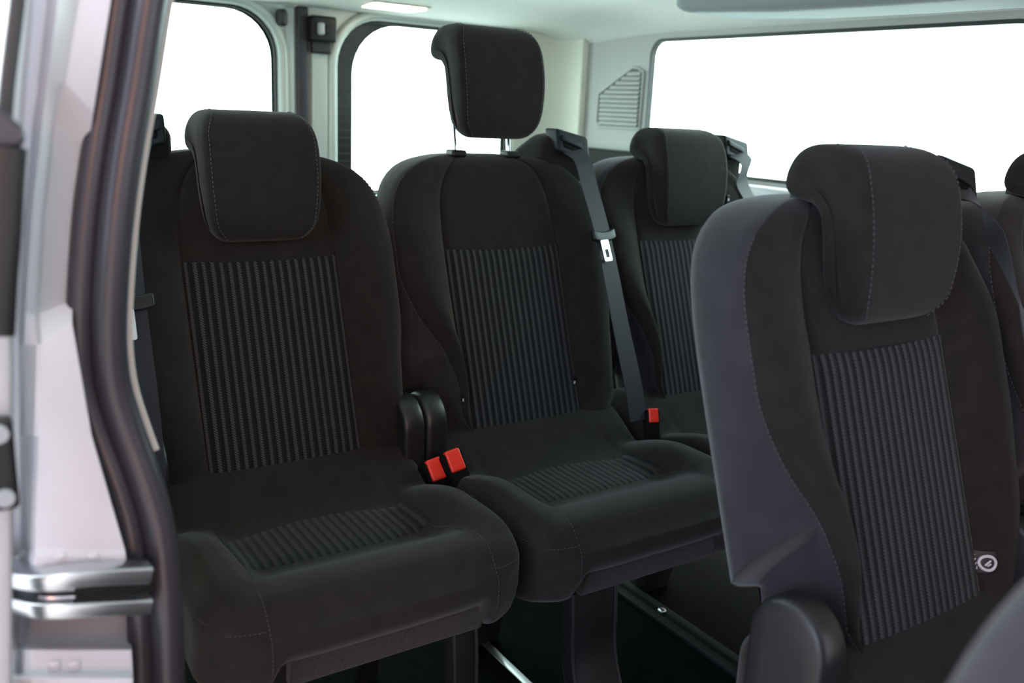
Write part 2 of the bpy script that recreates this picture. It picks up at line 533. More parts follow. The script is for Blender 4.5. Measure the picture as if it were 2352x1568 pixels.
def make_guide(parent, sg):
    """shoulder belt outlet: padded hump behind and plastic bezel with a slot"""
    def f1(x, y, z, a, b, c):
        return (x-.02*max(0, c)*0, y, z-.030*sm((-a+.2)/1.2)*max(0, c)-.010*max(0, c)*b*b*(1 if b*sg > 0 else 1))
    y0, y1 = sorted((sg*(.137 if sg > 0 else .124), sg*.245))
    h = sbox('retractor_hump', (-.315, y0, .955), (-.175, y1, 1.080), (.035, .02, .025), M['fabric'], parent, (6, 6, 5), f1, 4)
    def f2(x, y, z, a, b, c):
        return (x-(z-1.05)*.25, y, z-.009*(b*sg))
    sh = -.012 if sg < 0 else 0
    y0, y1 = sorted((sg*(.154+sh), sg*(.240+sh)))
    g = sbox('belt_guide', (-.205, y0, 1.034), (-.156, y1, 1.082), .007, M['grey_plastic'], parent, (3, 4, 3), f2, 3)
    mb = MB()
    y0, y1 = sorted((sg*(.168+sh), sg*(.228+sh)))
    mb.add(*softbox((-.162, y0, 1.043), (-.1545, y1, 1.055), .003, (2, 4, 3), f2, 2))
    mb.build('belt_slot', M['slot'], g, weld=1e-6)
    y0, y1 = sorted((sg*(.162+sh), sg*(.218+sh)))
    vs, fs = softbox((-.162, y0, 1.057), (-.150, y1, 1.070), .0035, (2, 4, 2), f2, 2)
    mesh('slot_lip', vs, fs, M['grey_plastic'], g, weld=1e-6)
    return g

def make_seat(name, label, loc, guide=1, cuts=(1, 0), raised=0.0, legs=(-.114, -.020), hinges=(-1, 1), tags=(), group='black passenger seats facing the camera'):
    t = thing(name, label, 'car seat', loc, group)
    b = make_backrest(t, cuts); make_back_insert(b)
    for sg in (-1, 1): stitches(seam_line(sg, cuts[(sg+1)//2]), b)
    make_cushion(t)
    h = make_headrest(t); h.location = (-.27*raised, 0, raised)
    # headrest posts and their collars
    for sg in (-1, 1):
        mb = MB(); mb.add(*sweep([(-.203, sg*.066, .99), (-.197-.27*raised, sg*.066, 1.055+raised)], circ(.0055, 12), up=Vector((1, 0, 0))))
        mb.build('headrest_post', M['chrome'], h).location = (.27*raised, 0, -raised)
        sbox('post_collar', (-.222, sg*.066-.017, 1.026), (-.188, sg*.066+.017, 1.040), .005, M['plastic'], t)
    if guide: make_guide(t, guide)
    for sg in hinges: make_hinge(t, sg)
    # fleece covered board under the front of the cushion
    def fs_(x, y, z, a, b, c): return (x-.006*(1-c)-.03*abs(b)**6*0, y, z)
    sbox('front_skirt', (.362, -.135, .343), (.386, .172, .397), .004, M['fleece'], t, (2, 8, 3), fs_)
    sbox('seat_pan', (-.07, -.19, .335), (.36, .19, .40), .01, M['plastic'], t)
    # pedestal leg
    for (a, b2) in ([legs] if legs else []):
        pts = spline([(.30, 0, .38), (.315, 0, .28), (.325, 0, .18), (.37, 0, .08), (.40, 0, .002)], 14)
        pr = [(-(b2-a)/2, -.012), ((b2-a)/2, -.012), ((b2-a)/2, .02), (-(b2-a)/2, .02)]
        c = (a+b2)/2
        mb = MB(); mb.add(*sweep([(p.x, c, p.z) for p in pts], [(x, y) for x, y in rrect((b2-a)/2, .02, .006, 3)], up=Vector((1, 0, 0))))
        lg = mb.build('leg', M['plastic'], t)
        for e in (a, b2):
            mb = MB(); mb.add(*sweep([(p.x+.019, e, p.z) for p in pts], circ(.0035, 8), up=Vector((1, 0, 0)))); mb.build('leg_edge', M['hinge'], lg)
        pts = spline([(.04, c, .34), (.0, c, .2), (-.05, c, .003)], 10)
        mb = MB(); mb.add(*sweep(pts, rrect((b2-a)/2, .018, .005, 3), up=Vector((1, 0, 0)))); mb.build('leg', M['plastic'], t)
    for (u, w, kind) in tags:
        v = surf(u, w)
        if kind == 'big':
            def drape(vs, h): return [(surf(y, z)+h+x, y, z) for x, y, z in vs]
            vs, fs = softbox((-.001, u-.014, w-.017), (.0025, u+.022, w+.013), .001, (1, 10, 6), None, 2)
            g = mesh('airbag_tag', drape(vs, .001), fs, M['plastic'], t, weld=1e-6)
            mb = MB(); c = Vector((0, u+.0085, w-.003))
            def tube(pts, r, closed=False):
                vs, fs = sweep([Vector(p) for p in drape(pts, .0042)], circ(r, 6), closed=closed, up=Vector((1, 0, 0))); mb.add(vs, fs)
            tube([c+Vector((0, .0105*cos(2*pi*k/24), .0095*sin(2*pi*k/24))) for k in range(24)], .0021, True)
            tube([c+Vector((0, -.004, -.003)), c+Vector((0, .0035, .0035))], .0014)
            tube([c+Vector((0, -.001, -.004)), c+Vector((0, .0035, -.001))], .0011)
            for k in range(4): tube([c+Vector((0, -.0165+.001*k, -.006+.005*k)), c+Vector((0, -.0120, -.005+.005*k))], .0009)
            mb.build('tag_symbol', M['white_tag'], g)
        else:
            g = sbox('seam_tag', (v-.002, u-.004, w-.009), (v+.005, u+.005, w+.009), .001, M['plastic'], t)
            mb = MB(); mb.add(*softbox((v+.004, u-.002, w-.005), (v+.0055, u+.003, w+.001), .0006, (1, 1, 1), None, 1)); mb.build('tag_symbol', M['white_tag'], g, weld=1e-6)
    return t

XA, YA = -1.43, .508
XD, YD = XA+.8636, YA+.523
seatA = make_seat('passenger_seat', 'black rear row seat nearest the door pillar, headrest down', (XA, YA, 0), guide=-1, cuts=(0, 0), legs=(.150, .190))
seatB = make_seat('passenger_seat', 'black middle seat with its headrest raised high on steel posts', (XA, YA+.5, 0), guide=1, raised=.183, hinges=(-1,), tags=((.128, .577, 's'), (-.148, .579, 's')))
seatC = make_seat('passenger_seat', 'black rear row seat by the far wall, half hidden behind the nearest seat', (XA, YA+1.0, 0), guide=1, hinges=(), legs=(-.104, -.020), tags=((.155, .94, 's'),))
seatD = make_seat('passenger_seat', 'large black seat in front at the right, round recliner cover at its lower corner', (XD, YD, 0), guide=1, tags=((.138, .560, 'big'),))
seatE = make_seat('passenger_seat', 'black seat cut off by the right picture edge, beside the nearest seat', (XD, YD+.512, 0), guide=0)

# ------------------------------------------------------------------ front seat shoulder near the camera
def front_seat():
    t = thing('front_seat', 'blurred dark front seat shoulder at the lower right corner', 'car seat', (-.075, .568, -.045))
    def fn(x, y, z, a, b, c):
        top = max(0, c)
        z2 = z-.16*top*abs(b)**3.0
        return (x+.25*(.92-z2)*.9, y*(1-.08*top), z2)
    sbox('backrest', (-.14, -.27, .45), (.02, .27, .975), (.06, .09, .07), M['side_fabric'], t, (6, 16, 12), fn, 6)
    def f2(x, y, z, a, b, c): return (x, y, z)
    sbox('cushion', (.03, -.26, .35), (.50, .26, .48), (.06, .05, .05), M['fabric'], t, (8, 8, 4), f2, 4)
    sbox('base', (.04, -.2, .045), (.42, .2, .36), .02, M['plastic'], t)
    return t
front_seat()

# ------------------------------------------------------------------ seat belts
def ribbon(path, width, ups, th=.0014):
    return sweep(path, [(-width/2, -th/2), (width/2, -th/2), (width/2, th/2), (-width/2, th/2)], ups=ups)
def belt_B(label, X, Y, pts, ups, tongue_at, n=50, w=.046, group=None, tongue=True, twist=None):
    t = thing('seat_belt', label, 'seat belt', (X, Y, 0), group)
    P = spline(pts, n); U = spline(ups, n)
    if False: pass
    U2 = []
    for i in range(n):
        f = i/(n-1)*(len(ups)-1); k = min(int(f), len(ups)-2); U2.append(Vector(ups[k]).lerp(Vector(ups[k+1]), f-k).normalized())
    mb = MB(); mb.add(*ribbon(P, w, U2)); mb.build('webbing', M['belt'], t)
    if tongue:
        i = int(tongue_at*(n-1)); p = P[i]; d = (P[i+1]-P[i-1]).normalized(); nrm = U2[i]; side = d.cross(nrm).normalized()
        def loc(a, b, c): return p+side*a+d*b+nrm*c
        vs, fs = softbox((-.034, -.011, -.004), (.034, .011, .007), .004, (6, 2, 2), None, 2)
        vs = [loc(v[0], v[1]-.006*(v[0]/.034)**2, v[2]) for v in vs]
        k = mesh('tongue_grip', vs, fs, M['plastic'], t, weld=1e-6)
        # metal plate with a slot
        s = .008
        out = [(s+a, .030+b) for a, b in rrect(.0115, .0225, .003, 3)]; inn = [(s+a, .036+b) for a, b in rrect(.0055, .009, .0015, 3)]
        m_ = len(out); vs = []
        for c in (.006, .0085):
            vs += [loc(a, b, c) for a, b in out]+[loc(a, b, c) for a, b in inn]
        fs = []
        for j in range(m_):
            j2 = (j+1) % m_
            fs += [(j, j2, m_+j2, m_+j), (2*m_+j, 3*m_+j, 3*m_+j2, 2*m_+j2), (j, 2*m_+j, 2*m_+j2, j2), (m_+j, m_+j2, 3*m_+j2, 3*m_+j)]
        mesh('tongue_plate', vs, fs, M['steel'], t, smooth=False)
    return t
def back_pts(sgu, ws, off=.004):
    return [(surf(u, w)+off, u, w) for u, w in zip(sgu, ws)]
bp = [(-.158, .190, 1.046), (-.128, .197, 1.03)] + [(-.100, .203, .97), (-.065, .212, .89), (-.030, .218, .80), (.015, .220, .69), (.065, .221, .58), (.09, .222, .51)]
up = [(1, 0, .5), (1, .1, .4), (1, .15, .4), (1, .1, .4), (1, 0, .4), (1, 0, .5)]
belt_B('dark seat belt hanging down beside the raised headrest seat, steel tongue halfway', XA, YA+.5, bp, up, .36)
cp = [(-.158, .190, 1.046), (-.128, .200, 1.03)] + back_pts([.212, .224, .232, .232, .225], [.98, .92, .84, .74, .64], .010) + [(.05, .225, .56), (.10, .225, .50)]
belt_B('dark seat belt on the far shoulder of the seat by the long side window', XA, YA+1.0, cp, up, .75)
dp = [(-.158, .190, 1.046), (-.136, .199, 1.030), (-.113, .200, 1.005), (-.090, .201, .972), (-.055, .201, .910), (-.011, .202, .830), (.036, .204, .744), (.08, .21, .62), (.10, .215, .51)]
belt_B('dark twisted seat belt at the right picture edge on the largest seat', XD, YD, dp, [(1, 0, .5), (.5, .85, .3), (.8, .5, .3), (1, -.1, .4), (1, -.2, .4), (1, -.1, .4), (1, 0, .4), (1, 0, .5)], .6, w=.048, tongue=False)
ap = [(-.158, -.187, 1.046), (-.10, -.215, 1.0), (-.04, -.238, .94), (.02, -.249, .88), (.06, -.252, .80), (.10, -.25, .66), (.12, -.25, .50)]
belt_B('dark seat belt with green lit tongue between door pillar and rear row seat', XA, YA, ap, [(1, -.3, .3), (1, 0, .3), (1, .1, .1)], .49, w=.046)

def buckle(label, x, y, z, tilt, yawz=0, group=None):
    t = thing('belt_buckle', label, 'seat belt buckle', (x, y, z-.035), group)
    t.rotation_euler = (0, tilt, yawz)
    def fn(x, y, z, a, b, c): return (x*(1+.12*c), y*(1+.10*c), z)
    sbox('housing', (-.018, -.0205, -.055), (.020, .0205, .050), .007, M['slot'], t, (3, 3, 4), fn)
    def f3(x, y, z, a, b, c): return (x-.006*(1 if c > .2 else 0), y, z)
    sbox('release_button', (.010, -.0150, .012), (.0255, .0150, .0530), .004, M['red'], t)
    return t
g = None
bk = buckle('red buttoned buckle nearest the door pillar seat, left of two', -1.345, .760, .484, -.55, -.10)
bk.rotation_euler[0] = .20
bk2 = copy_tree(bk); bk2.location = (-1.330, .790, .466); bk2['label'] = 'orange red buckle on the right of the pair between two seats'
bk3 = copy_tree(bk); bk3.location = (-1.335, 1.262, .492); bk3.scale = (.72, .72, .72); bk3.rotation_euler = (0, -.35, -.3); bk3['label'] = 'lone red buttoned buckle beyond the middle seat cushion'

# ================================================================== THE VAN
YN, YF, XR, XFR = .20, 1.90, -2.66, 1.1
# floor
def grid(name, x0, x1, y0, y1, z, m, n=2):
    vs = [(x0, y0, z), (x1, y0, z), (x1, y1, z), (x0, y1, z), (x0, y0, z-.03), (x1, y0, z-.03), (x1, y1, z-.03), (x0, y1, z-.03)]
    return mesh(name, vs, [(0, 1, 2, 3), (7, 6, 5, 4), (0, 4, 5, 1), (1, 5, 6, 2), (2, 6, 7, 3), (3, 7, 4, 0)], m, smooth=False)
struct(grid('floor', XR-.05, XFR, .10, YF+.03, 0, M['mat_floor']))
struct(grid('floor_garage', -6, 5, -5, 6, -.42, M['ground']))
# floor strips and seat rails
o = sbox('floor_strip', (-2.5, .944, .0), (.6, .962, .005), .002, M['steel'], None, (40, 2, 1)); tag(o, 'thin ribbed metal strip running along the dark floor', 'floor strip')
def rail(y, label):
    t = thing('seat_rail', label, 'rail', (0, y, 0))
    sbox('rail_channel', (-2.45, -.028, .0), (.5, .028, .012), .003, M['dark_trim'], t)
    sbox('rail_slot', (-2.4, -.007, .0125), (.45, .007, .0135), .0004, M['slot'], t)
    for x in (-1.36, -.5):
        sbox('rail_bolt', (x-.008, -.008, .013), (x+.008, .008, .021), .004, M['steel'], t)
    return t
rail(1.37, 'black floor rail under the far rear seat with a shiny bolt')

# roof lining
def ceiling():
    xs = [XR-.03, XR+.02, -2.5, -2.3, -2.2, -2.1, -2.0, -1.9, -1.5, -.8, 0, XFR]
    def zc(x): return 1.385+.035*sm((x-(XR+.02))/.5)
    ys = [.20, .24, .30, .5, 1.0, 1.45, 1.56, 1.62, 1.66, 1.70, 1.735, 1.755, 1.765, 1.775, 1.79, 1.82, 1.87, 1.915]
    def dz(y, x):
        if y > 1.70: t = (y-1.70)/.216; return -.080*(1-sqrt(max(0, 1-t**2.2)))
        if y < .30: return -.06*(1-sqrt(max(0, 1-((.30-y)/.10)**2)))
        return 0
    vs = []; fs = []
    for x in xs:
        for y in ys: vs.append((x, y, zc(x)+dz(y, x)*(1 if x > -2.5 else .9)))
    n = len(ys)
    for i in range(len(xs)-1):
        for j in range(n-1): fs.append((i*n+j, i*n+j+1, (i+1)*n+j+1, (i+1)*n+j))
    o = mesh('ceiling', vs, fs, M['headliner']); 
    md = o.modifiers.new('t', 'SOLIDIFY'); md.thickness = .03; md.offset = 1 
    md = o.modifiers.new('s', 'SUBSURF'); md.levels = 1; md.render_levels = 2
    return struct(o)
ceiling()
def duct(x, y, z, a, b, c): return (x, y, z+.012*(1-c)*max(0, -a)**6)
struct(sbox('trim_10', (-1.76, 1.60, 1.352), (XFR, 1.805, 1.44), (.05, .035, .025), M['duct'], None, (10, 4, 3), duct, 5))
# dome lamp
t = thing('dome_lamp', 'lit white dome lamp in the roof lining at the top edge', 'lamp', (-2.50, 1.225, 1.395))
t.rotation_euler = (0, 0, 0)
sbox('lamp_frame', (-.06, -.10, .0), (.07, .085, .030), .008, M['trim'], t)
sbox('lamp_lens', (-.048, -.088, -.006), (.058, .073, .014), .006, M['lamp'], t)

def holed_panel(to3, outer, holes, thick, name, m, parent=None, bev=0):
    """flat panel with holes; outer/holes are 2D loops, to3(a,b,d) maps to space, d = depth"""
    me = bpy.data.meshes.new(name); bm = bmesh.new()
    def loop(pts):
        vs = [bm.verts.new((a, b, 0)) for a, b in pts]
        return [bm.edges.new((vs[i], vs[(i+1) % len(vs)])) for i in range(len(vs))]
    es = loop(outer)
    for h in holes: es += loop(h)
    bmesh.ops.triangle_fill(bm, edges=es, use_beauty=True)
    ret = bmesh.ops.extrude_face_region(bm, geom=list(bm.faces))
    for v in [x for x in ret['geom'] if isinstance(x, bmesh.types.BMVert)]: v.co.z = thick
    for v in bm.verts: v.co = to3(*v.co)
    bmesh.ops.recalc_face_normals(bm, faces=bm.faces)
    bm.to_mesh(me); bm.free()
    o = link(name, me, m, parent, False)
    return o
def rr(x0, x1, y0, y1, r, k=8):
    if isinstance(r, (int, float)): r = (r, r, r, r)
    out = []
    for cx, cy, rr_, s in ((x1-r[0], y1-r[0], r[0], 0), (x0+r[1], y1-r[1], r[1], 1), (x0+r[2], y0+r[2], r[2], 2), (x1-r[3], y0+r[3], r[3], 3)):
        for i in range(k+1):
            t = (s+i/k)*pi/2; out.append((cx+rr_*cos(t), cy+rr_*sin(t)))
    return out
def pane(name, to3, loop, d, parent=None, m=None):
    vs = [to3(a, b, d) for a, b in loop]+[to3(a, b, d+.004) for a, b in loop]; n = len(loop)
    fs = [tuple(range(n)), tuple(range(2*n-1, n-1, -1))]+[(j, (j+1) % n, n+(j+1) % n, n+j) for j in range(n)]
    return mesh(name, vs, fs, m or M['glass'], parent, smooth=False)
def ring(name, to3, outer, inner, d0, d1, m, parent=None):
    n = len(outer); vs = []
    for d in (d0, d1): vs += [to3(a, b, d) for a, b in outer]+[to3(a, b, d) for a, b in inner]
    fs = []
    for j in range(n):
        k = (j+1) % n
        fs += [(j, k, n+k, n+j), (2*n+j, 3*n+j, 3*n+k, 2*n+k), (j, 2*n+j, 2*n+k, k), (n+j, n+k, 3*n+k, 3*n+j)]
    return mesh(name, vs, fs, m, parent, angle=40)
def inset(loop, d):
    n = len(loop); c = Vector((sum(p[0] for p in loop)/n, sum(p[1] for p in loop)/n)); out = []
    for i in range(n):
        a = Vector(loop[i-1]); b = Vector(loop[(i+1) % n]); t = (b-a).normalized(); nn = Vector((-t.y, t.x))
        out.append(tuple(Vector(loop[i])+nn*d))
    return out

# rear doors: panel plane at x = XR, depth to the rear (-x)
def rear3(y, z, d): return (XR-d, y, z)
def rear_door(n, y0, y1, hole, glass_loop, frit_w):
    d = holed_panel(rear3, rr(y0, y1, -.02, 1.40, .02, 3), [hole], .045, 'door_%d' % n, M['door_paint'])
    struct(d)
    # raised moulding round the opening
    big = inset(hole, -.030)
    P = [rear3(a, b, -.004) for a, b in inset(hole, -.016)]
    mb = MB(); mb.add(*sweep(P, circ(.016, 12, .95, .75), closed=True, up=Vector((1, 0, 0)))); mb.build('window_moulding', M['door_paint'], d)
    P = [rear3(a, b, .012) for a, b in inset(hole, .002)]
    mb = MB(); mb.add(*sweep(P, circ(.006, 8), closed=True, up=Vector((1, 0, 0)))); mb.build('window_seal', M['gasket'], d)
    pane('window_glass', rear3, inset(hole, -.01), .034, d)
    ring('glass_border', rear3, inset(hole, -.012), glass_loop, .030, .0335, M['frit'], d)
    sbox('added_dark_panel', (XR-.004, y0+.02, .05), (XR+.016, y1-.02, .80), .01, M['dark_trim'], d)  # dark panel added so the gap between the seats shows no bright patch
    # heating wires seen over the dark border
    mb = MB(); z = .90
    gy0 = min(p[0] for p in hole); gy1 = max(p[0] for p in hole)
    wire = mat('heating_wire', (.06, .075, .075), .5) if 'wire' not in M else M['wire']; M['wire'] = wire
    while z < 1.35:
        for a, b in ((gy0+.004, gy0+frit_w), (gy1-frit_w*.35, gy1-.004)):
            mb.add(*sweep([rear3(a, z, .0285), rear3(b, z, .0285)], circ(.0012, 5), up=Vector((0, 0, 1))))
        z += .0235
    mb.build('heating_wires', wire, d)
    return d
h1 = rr(.36, .932, .845, 1.372, (.13, .13, .08, .08))
g1 = rr(.375, .921, .858, 1.362, (.125, .12, .07, .07))
d1 = rear_door(1, .215, .985, h1, g1, .02)
h2 = rr(1.112, 1.735, .845, 1.368, (.10, .14, .08, .08))
g2 = rr(1.176, 1.722, .858, 1.358, (.09, .150, .07, .07))
d2 = rear_door(2, 1.022, 1.86, h2, g2, .060)
# black seal between the doors
o = sbox('trim_1', (XR-.04, .985, 0), (XR+.012, 1.022, 1.385), .006, M['rubber'], None, (2, 2, 10)); struct(o)
o = sbox('trim_2', (XR-.02, .950, 0), (XR+.004, .985, 1.385), .01, M['door_paint'], None, (2, 2, 10)); struct(o)
# raised inner frame on the right-hand door and its latch
sbox('inner_panel', (XR-.01, 1.030, .3), (XR+.014, 1.080, 1.262), .006, M['door_paint'], d2)
t = thing('door_latch', 'dark latch mechanism at the top between the two rear doors', 'latch', (XR+.02, 1.055, 1.32))
sbox('latch_body', (-.012, -.038, -.030), (.028, .040, .042), .008, M['plastic'], t)
sbox('latch_bracket', (-.012, -.030, -.062), (.010, .030, -.025), .006, M['gasket'], t)
sbox('latch_claw', (.02, -.022, -.012), (.045, -.004, .022), .006, M['silver_dull'], t)
mb = MB(); mb.add(*sweep([(.022, .01, .005), (.040, .01, .005)], circ(.011, 14), up=Vector((0, 0, 1)))); mb.build('latch_bolt', M['plastic'], t)
o = sbox('door_bumper', (XR-.005, .925, 1.325), (XR+.03, .955, 1.372), .012, M['rubber'], None); tag(o, 'small black rubber bumper above the left rear window', 'bumper')
o = sbox('trim_3', (XR-.06, .19, -.02), (XR+.03, YF+.03, .02), .006, M['dark_trim']); struct(o)

# header over the rear doors
o = sbox('trim_4', (XR-.07, .19, 1.388), (XR+.02, YF+.03, 1.46), .008, M['trim']); struct(o)

# far side wall (y = YF): long window opening
def far3(x, z, d): return (x, YF+d+.0*z, z)
wx0, wx1, wz0, wz1 = -2.150, -.985, .975, 1.345
hole = rr(wx0, wx1, wz0, wz1, (.07, .045, .045, .06))
wl = holed_panel(far3, rr(-2.47, XFR, .10, 1.42, .003, 1), [hole], .014, 'wall_right', M['trim']); struct(wl)
w = ring('window_1', far3, inset(hole, -.003), inset(hole, .006), -.003, .014, M['gasket']); struct(w)
pane('window_glass', far3, inset(hole, .003), .009, w)
# cream rear corner post, rounded
def corner():
    pts = []
    P = spline([(XR+.004, 1.745, 0), (XR+.02, 1.80, 0), (XR+.045, 1.86, 0), (XR+.09, 1.888, 0), (-2.50, 1.896, 0), (-2.455, 1.894, 0)], 24)
    vs = []; fs = []; zs = [0, .5, .9, 1.0, 1.1, 1.2, 1.3, 1.36, 1.40]
    for z in zs:
        for p in P: vs.append((p.x, p.y, z))
    n = len(P)
    for i in range(len(zs)-1):
        for j in range(n-1): fs.append((i*n+j, i*n+j+1, (i+1)*n+j+1, (i+1)*n+j))
    o = mesh('trim_5', vs, fs, M['cream']); md = o.modifiers.new('t', 'SOLIDIFY'); md.thickness = .03; md.offset = 0 
    return struct(o)
corner()
# dark lower lining of the far wall, sill ledge below the window
def fpanel(name, x0, x1, z0, z1, y0, y1, m, r=.01): return sbox(name, (x0, y0, z0), (x1, y1, z1), r, m, None, (6, 2, 4))
struct(fpanel('trim_6', -2.46, -2.02, .05, 1.018, 1.862, 1.898, M['dark_trim']))
struct(fpanel('trim_7', -2.02, XFR, .05, .865, 1.872, 1.898, M['trim']))
struct(fpanel('trim_8', -2.00, XFR, .865, .962, 1.868, 1.905, M['silver'], .014))
# vent grille
t = thing('vent_grille', 'grey slotted air vent with slanted corner on the rear pillar trim', 'vent', (-2.27, YF, 1.17))
vo = [(.095, -.083), (.095, .085), (.062, .098), (.040, .098), (-.115, .02), (-.118, -.070), (-.105, -.083)]
vo = [(a, b) for a, b in vo]
n = len(vo)
def v3(a, b, d): return (a, -d, b)
P = [v3(a, b, .003) for a, b in vo]
mb = MB(); mb.add(*sweep([Vector(p) for p in P], rrect(.004, .003, .0015, 2), closed=True, up=Vector((0, 1, 0)))); mb.build('vent_frame', M['trim'], t, angle=60)
vs = [v3(a*.95, b*.95, .0015) for a, b in vo]; mesh('vent_recess', vs+[v3(a*.95, b*.95, -.002) for a, b in vo], [tuple(range(n)), tuple(range(2*n-1, n-1, -1))]+[(j, (j+1) % n, n+(j+1) % n, n+j) for j in range(n)], M['slot_grey'], t, smooth=False)
zz = -.070
while zz < .090:
    xl = -.105 if zz < .015 else -.105+(zz-.015)/.078*.150
    mb = MB(); mb.add(*softbox((xl, -.009, zz-.0035), (.085, -.001, zz+.0035), .0025, (3, 1, 1), lambda x, y, z, a, b, c: (x, y, z+.004*b), 2))
    mb.build('louvre', M['trim'], t, weld=1e-6); zz += .0137

# near side wall behind the door pillar
def near3(x, z, d): return (x, YN-.03-d, z)
nh = rr(-2.2, -1.15, .95, 1.30, .06)
nw = holed_panel(near3, rr(XR-.04, -1.0, -.02, 1.42, .003, 1), [nh], .03, 'wall_left', M['cream']); struct(nw)
w2 = ring('window_2', near3, inset(nh, -.004), inset(nh, .012), -.006, .035, M['gasket']); struct(w2)
pane('window_glass', near3, inset(nh, .006), .022, w2)
for nm, (x0, x1) in (('wall_front_pillar', (.75, XFR)),):
    o = sbox(nm, (x0, .02, -.02), (x1, .16, 1.42), .02, M['silver']); struct(o)

# ------------------------------------------------------------------ door pillar at the left of the picture
def ray(px, py):
    return _f+CR*((px-1176)/FPX)+CU*((784-py)/FPX)
def atx(px, py, x):
    d = ray(px, py); return EYE+d*((x-EYE.x)/d.x)
# the door seal: a double rubber bulb following the rear edge of the opening
seal_px = [(320, -80, -.945), (304, 0, -.945), (274, 200, -.95), (250, 340, -.95), (229, 500, -.95), (216, 680, -.95), (215, 800, -.95), (228, 900, -.95), (260, 1000, -.945), (297, 1100, -.935), (327, 1200, -.925), (342, 1300, -.915), (349, 1420, -.905), (355, 1568, -.90), (360, 1800, -.89), (366, 2300, -.88)]
def seal_at(py):
    for (a, b, x), (a2, b2, x2) in zip(seal_px, seal_px[1:]):
        if b <= py <= b2:
            t = (py-b)/(b2-b); return a+(a2-a)*t, x+(x2-x)*t
    return (seal_px[0][0], seal_px[0][2]) if py < 0 else (seal_px[-1][0], seal_px[-1][2])
SP = [atx(*p) for p in seal_px]
SP = spline(SP, 70)
t = thing('door_seal', 'black double rubber seal curving down the edge of the door opening', 'door seal', tuple(SP[35]))
base = Vector(t.location)
def off(P, dy, dx): return [p+Vector((dx, dy, 0))-base for p in P]
mb = MB(); mb.add(*sweep(off(SP, .013, .004), circ(.0175, 14, 1.0, 1.0), up=Vector((1, 0, 0)))); mb.build('seal_bulb', M['rubber'], t)
mb = MB(); mb.add(*sweep(off(SP, -.0125, .0), circ(.0125, 12, 1.0, .9), up=Vector((1, 0, 0)))); mb.build('seal_lip', M['rubber'], t)
# wide body of the seal to the interior
mb = MB(); mb.add(*sweep(off(SP, .020, -.016), rrect(.013, .010, .005, 3), up=Vector((1, 0, 0)))); mb.build('seal_flange', M['rubber'], t)
# light trim edge right of the seal
TP = [p+Vector((-.030, .0335, 0)) for p in SP[:31]]
o = MB(); o.add(*sweep(TP, rrect(.006, .020, .003, 3), up=Vector((1, 0, 0)))); o = o.build('trim_9', M['trim']); struct(o)
# lower black sill trim
# jamb of the pillar: a pressed steel sheet, silver
rows = [  # py, [(px, x)...]
 (-120, [(30, -.88), (62, -.89), (84, -.93), (120, -.93), (145, -.905), (168, -.915), (192, -.922)]),
 (0,   [(22, -.88), (58, -.89), (75, -.93), (112, -.93), (135, -.905), (158, -.915), (178, -.922)]),
 (190, [(8, -.88), (40, -.89), (57, -.93), (90, -.93), (112, -.905), (132, -.915), (146, -.922)]),
 (200, [(8, -.88), (40, -.89), (57, -.93), (90, -.93), (110, -.905), (126, -.915), (138, -.922)]),
 (275, [(0, -.88), (35, -.89), (50, -.93), (80, -.93), (100, -.905), (113, -.912), (122, -.930)]),
 (500, [(-10, -.88), (22, -.89), (36, -.93), (60, -.93), (76, -.905), (88, -.912), (98, -.930)]),
 (720, [(-15, -.88), (12, -.89), (28, -.93), (48, -.93), (62, -.905), (75, -.912), (86, -.930)]),
 (790, [(-15, -.88), (12, -.89), (28, -.93), (45, -.93), (60, -.915), (85, -.91), (92, -.914)]),
 (1000, [(-15, -.88), (12, -.89), (28, -.93), (45, -.93), (60, -.935), (82, -.91), (90, -.905)]),
 (1262, [(-15, -.88), (12, -.89), (28, -.93), (45, -.93), (58, -.935), (76, -.90), (84, -.895)]),
 (1275, [(-15, -.88), (12, -.89), (28, -.93), (45, -.93), (58, -.925), (76, -.893), (84, -.888)]),
 (1318, [(-15, -.88), (12, -.89), (28, -.92), (45, -.92), (58, -.915), (72, -.888), (80, -.884)]),
 (1325, [(-15, -.88), (12, -.90), (28, -.93), (45, -.94), (58, -.94), (72, -.94), (80, -.94)]),
 (1415, [(-15, -.88), (12, -.90), (28, -.93), (45, -.94), (58, -.94), (72, -.94), (80, -.94)]),
 (1480, [(-15, -.86), (12, -.88), (28, -.89), (38, -.91), (50, -.91), (66, -.90), (80, -.90)]),
 (1495, [(-15, -.86), (12, -.87), (28, -.875), (38, -.89), (46, -.89), (60, -.875), (74, -.870)]),
 (1548, [(-15, -.86), (12, -.87), (28, -.87), (38, -.885), (46, -.885), (60, -.868), (74, -.862)]),
 (1560, [(-15, -.85), (12, -.85), (28, -.85), (38, -.85), (46, -.85), (60, -.845), (74, -.84)]),
 (2300, [(-15, -.85), (12, -.85), (28, -.85), (38, -.85), (46, -.85), (60, -.845), (74, -.84)]),
]
# the sheet runs behind the rubber seal; its middle part is pressed in at an angle between two diagonal folds
def jr(py):
    # returns the height (in the photograph) of the fold next to the seal and the depth there
    if py <= 190: return py if py < 190 else 255, .018
    if py <= 200: return 268, .014
    if py <= 275: return 345, -.004
    if py <= 500: return py, -.006
    if py <= 720: return 690, -.006
    if py <= 790: return 742, .026
    if py <= 1300: return py, .032
    return py, None
rows2 = []
for py, cs in rows:
    p2, dx = jr(py); c, x = seal_at(p2)
    xr = cs[-1][1] if dx is None else x+dx
    rows2.append((py, [(-240, -.80, py)]+[(a, b, py) for a, b in cs]+[(c-54, xr, p2), (c-50, min(xr, x-.016), p2), (c, min(xr, x-.016), p2)]))
rows = rows2
